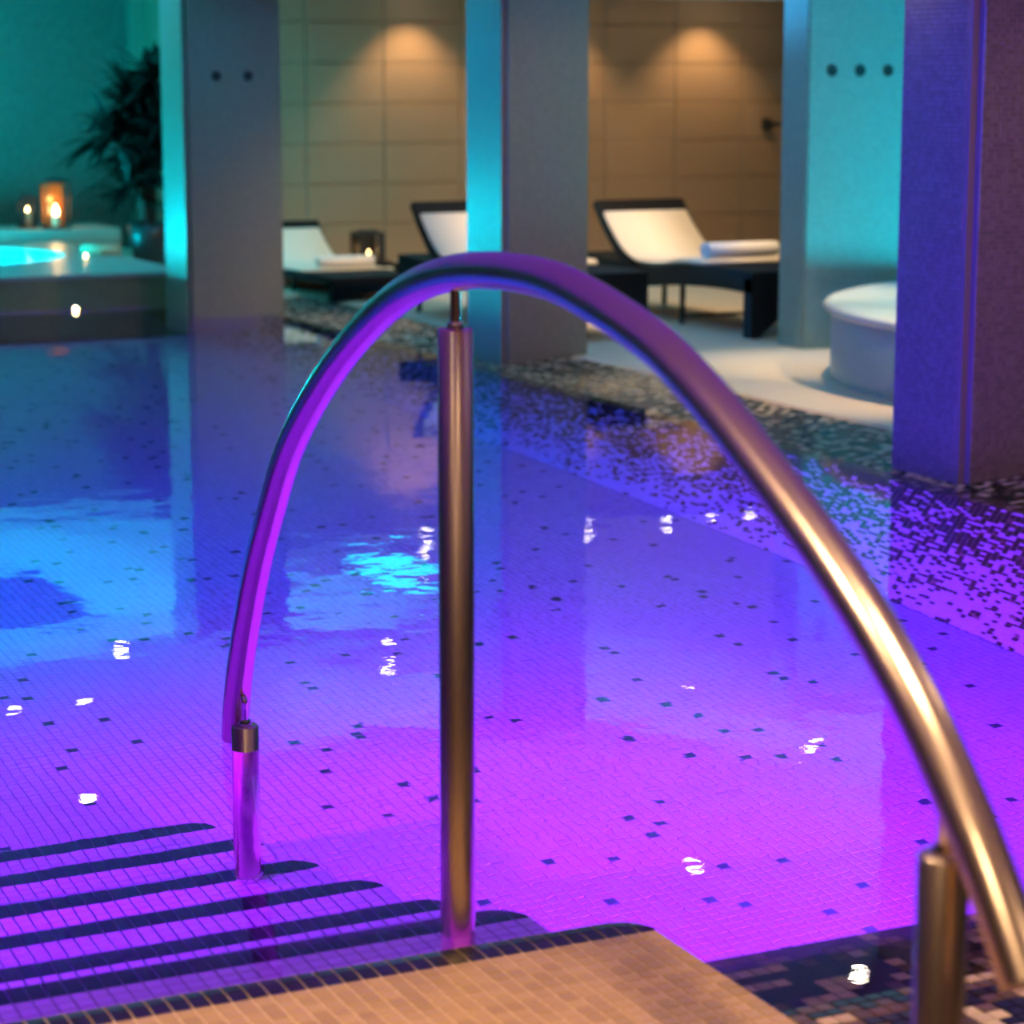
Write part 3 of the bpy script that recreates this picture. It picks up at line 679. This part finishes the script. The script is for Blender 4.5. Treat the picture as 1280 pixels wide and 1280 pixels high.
# ------------------------------------------------------------------ lamps
bz = None
def downlight(x, y, z, watts, label, group, size=140, blend=.9, aim=None):
    t = empty('downlight', (x, y, z), label, 'ceiling light', group)
    bm = bmesh.new(); lathe(bm, [(.040, -.001), (.040, -.006), (.054, -.008), (.060, 0)], 24); bmesh.ops.recalc_face_normals(bm, faces=bm.faces); mesh_obj('bezel', bm, M['bezel'], t, True)
    bm = bmesh.new(); lathe(bm, [(.040, -.003), (0, -.003)], 24); mesh_obj('lens', bm, M['lens'], t)
    if watts:
        l = bpy.data.lights.new('downlight_lamp', 'SPOT'); l.color = WARM; l.energy = watts; l.spot_size = math.radians(size); l.spot_blend = blend; l.shadow_soft_size = .03
        lo = bpy.data.objects.new('downlight_lamp', l); C.objects.link(lo); lo.parent = t; lo.location = (0, 0, -.02)
        if aim: lo.rotation_euler = (Vector(aim) - Vector((x, y, z))).to_track_quat('-Z', 'Y').to_euler()
    return t
LIGHT_LABELS = ['ceiling light mirrored just right of the middle column reflection, farthest back', 'ceiling light mirrored under the arch between column reflection and right tube', 'ceiling light mirrored closest under the right half of the arch tube', 'ceiling light mirrored as a tall squiggle under the arch centre',
 'ceiling light mirrored just left of the middle handrail post', 'ceiling light mirrored under the arch at right, above the plain magenta tiles', 'ceiling light mirrored at far right beside the arch tube, upper one', 'ceiling light mirrored beside the right arch tube, lower one with several streaks',
 'ceiling light mirrored left of the short left post, second from the picture edge', 'ceiling light mirrored at the very left edge of the pool', 'ceiling light mirrored just above the stairs at left', 'ceiling light mirrored in the magenta area nearest the beige platform', 'ceiling light mirrored in the azure water left of the arch', 'ceiling light mirrored on the dark mosaic ledge beside the right post']
for k_, (x, y, z, wt, cone, aim) in enumerate(DOWNLIGHTS):
    if k_ < 14: downlight(x, y, z, wt, LIGHT_LABELS[k_], 'recessed ceiling lights mirrored in the water', cone, aim=aim)
    else: downlight(x, y, z, wt, 'added warm ceiling light brightening the near end and deck, out of the picture', 'added ceiling lights over the near end and deck', cone, aim=aim)
for (x, wt), lb in zip(WASHERS, ('spotlight casting the left warm cone on the tan wall', 'spotlight casting the warm cone half hidden by the middle column', 'spotlight casting the right warm cone on the tan wall')): downlight(x, 18.66, 2.36, wt, lb, 'spotlights washing the far tan wall', 100, .7)
def pool_lamp(x, y, z, d, col, watts, spread, tilt):
    key = 'magenta' if col in (MAGENTA, PLUM) else 'violet' if col is VIOLET else 'azure'
    t = empty('pool_lamp', (x, y, z), 'round underwater lamp set in the pool wall, known by its coloured glow', 'pool light', 'underwater lamps in the pool walls', math.atan2(d[1], d[0]))
    t.rotation_euler = (0, math.radians(tilt), math.atan2(d[1], d[0]))
    bm = bmesh.new(); lathe(bm, [(.10, .03), (.115, .03), (.13, .012), (.13, -.05)], 32); bmesh.ops.rotate(bm, verts=bm.verts, matrix=Matrix.Rotation(PI / 2, 3, 'Y')); mesh_obj('bezel', bm, M['bezel'], t, True)
    bm = bmesh.new(); lathe(bm, [(.105, .012), (0, .016)], 32); bmesh.ops.rotate(bm, verts=bm.verts, matrix=Matrix.Rotation(PI / 2, 3, 'Y')); mesh_obj('lens', bm, M['lens_' + key], t)
    l = bpy.data.lights.new('pool_lamp_beam', 'AREA'); l.shape = 'DISK'; l.size = .2; l.spread = math.radians(spread); l.color = col; l.energy = watts
    lo = bpy.data.objects.new('pool_lamp_beam', l); C.objects.link(lo); lo.parent = t; lo.location = (.05, 0, 0); lo.rotation_euler = (0, -PI / 2, 0)
for a in POOL_LAMPS: pool_lamp(*a)
for (p, tgt, sz, col, en) in ADDED_FLOODS:
    d = Vector(tgt) - Vector(p); t = empty('added_floodlight', p, 'added blue floodlight high on the left wall to tint a column side, out of the picture', 'floodlight', 'added blue floodlights')
    t.rotation_euler = d.to_track_quat('-Z', 'Y').to_euler()
    bm = bmesh.new(); box(bm, -.08, .08, -.06, .06, .0, .06, .008, 2); mesh_obj('housing', bm, M['lantern'], t)
    bm = bmesh.new(); box(bm, -.07, .07, -.05, .05, -.006, 0); mesh_obj('lens', bm, M['lens_azure'], t)
    l = bpy.data.lights.new('added_flood_beam', 'SPOT'); l.color = col; l.energy = en; l.spot_size = math.radians(sz); l.spot_blend = .6; l.shadow_soft_size = .05
    lo = bpy.data.objects.new('added_flood_beam', l); C.objects.link(lo); lo.parent = t; lo.location = (0, 0, -.02)
for (p, col, en) in ADDED_UPLIGHTS:
    t = empty('added_uplight', p, 'added blue uplight on the hidden back of a column to brighten the ceiling, out of sight', 'uplight', 'added blue uplights behind the columns')
    bm = bmesh.new(); lathe(bm, [(0, -.10), (.04, -.10), (.05, 0), (.042, 0), (.036, -.03), (0, -.03)], 20); box(bm, -.02, .02, -.09, -.04, -.08, -.04); mesh_obj('housing', bm, M['lantern'], t, True)
    bm = bmesh.new(); lathe(bm, [(.036, -.02), (0, -.018)], 20); mesh_obj('lens', bm, M['lens_azure'], t)
    l = bpy.data.lights.new('added_uplight_beam', 'SPOT'); l.color = col; l.energy = en; l.spot_size = math.radians(150); l.spot_blend = .6; l.shadow_soft_size = .03
    lo = bpy.data.objects.new('added_uplight_beam', l); C.objects.link(lo); lo.parent = t; lo.location = (0, 0, .01); lo.rotation_euler = (PI, 0, 0)
# ceiling fittings seen in the water
cp = empty('ceiling_panel', (7.15, 17.3, 2.3), 'glowing cyan ceiling panel mirrored left of the middle post', 'ceiling light')
bm = bmesh.new(); box(bm, -.28, .28, -.62, .62, -.03, 0); mesh_obj('frame', bm, M['bezel'], cp)
bm = bmesh.new(); box(bm, -.25, .25, -.59, .59, -.035, -.029); mesh_obj('diffuser', bm, M['lens_cyan'], cp)
vt = empty('ceiling_vent', (4.15, 17.6, 2.3), 'dark square ceiling vent mirrored at the left edge of the pool', 'vent')
bm = bmesh.new(); box(bm, -.45, .45, -1.0, 1.0, -.015, 0); mesh_obj('frame', bm, M['vent'], vt)
for i in range(9):
    bm = bmesh.new(); box(bm, -.42, .42, -.95 + i * .22, -.85 + i * .22, -.03, -.016); mesh_obj('slat', bm, M['vent'], vt)
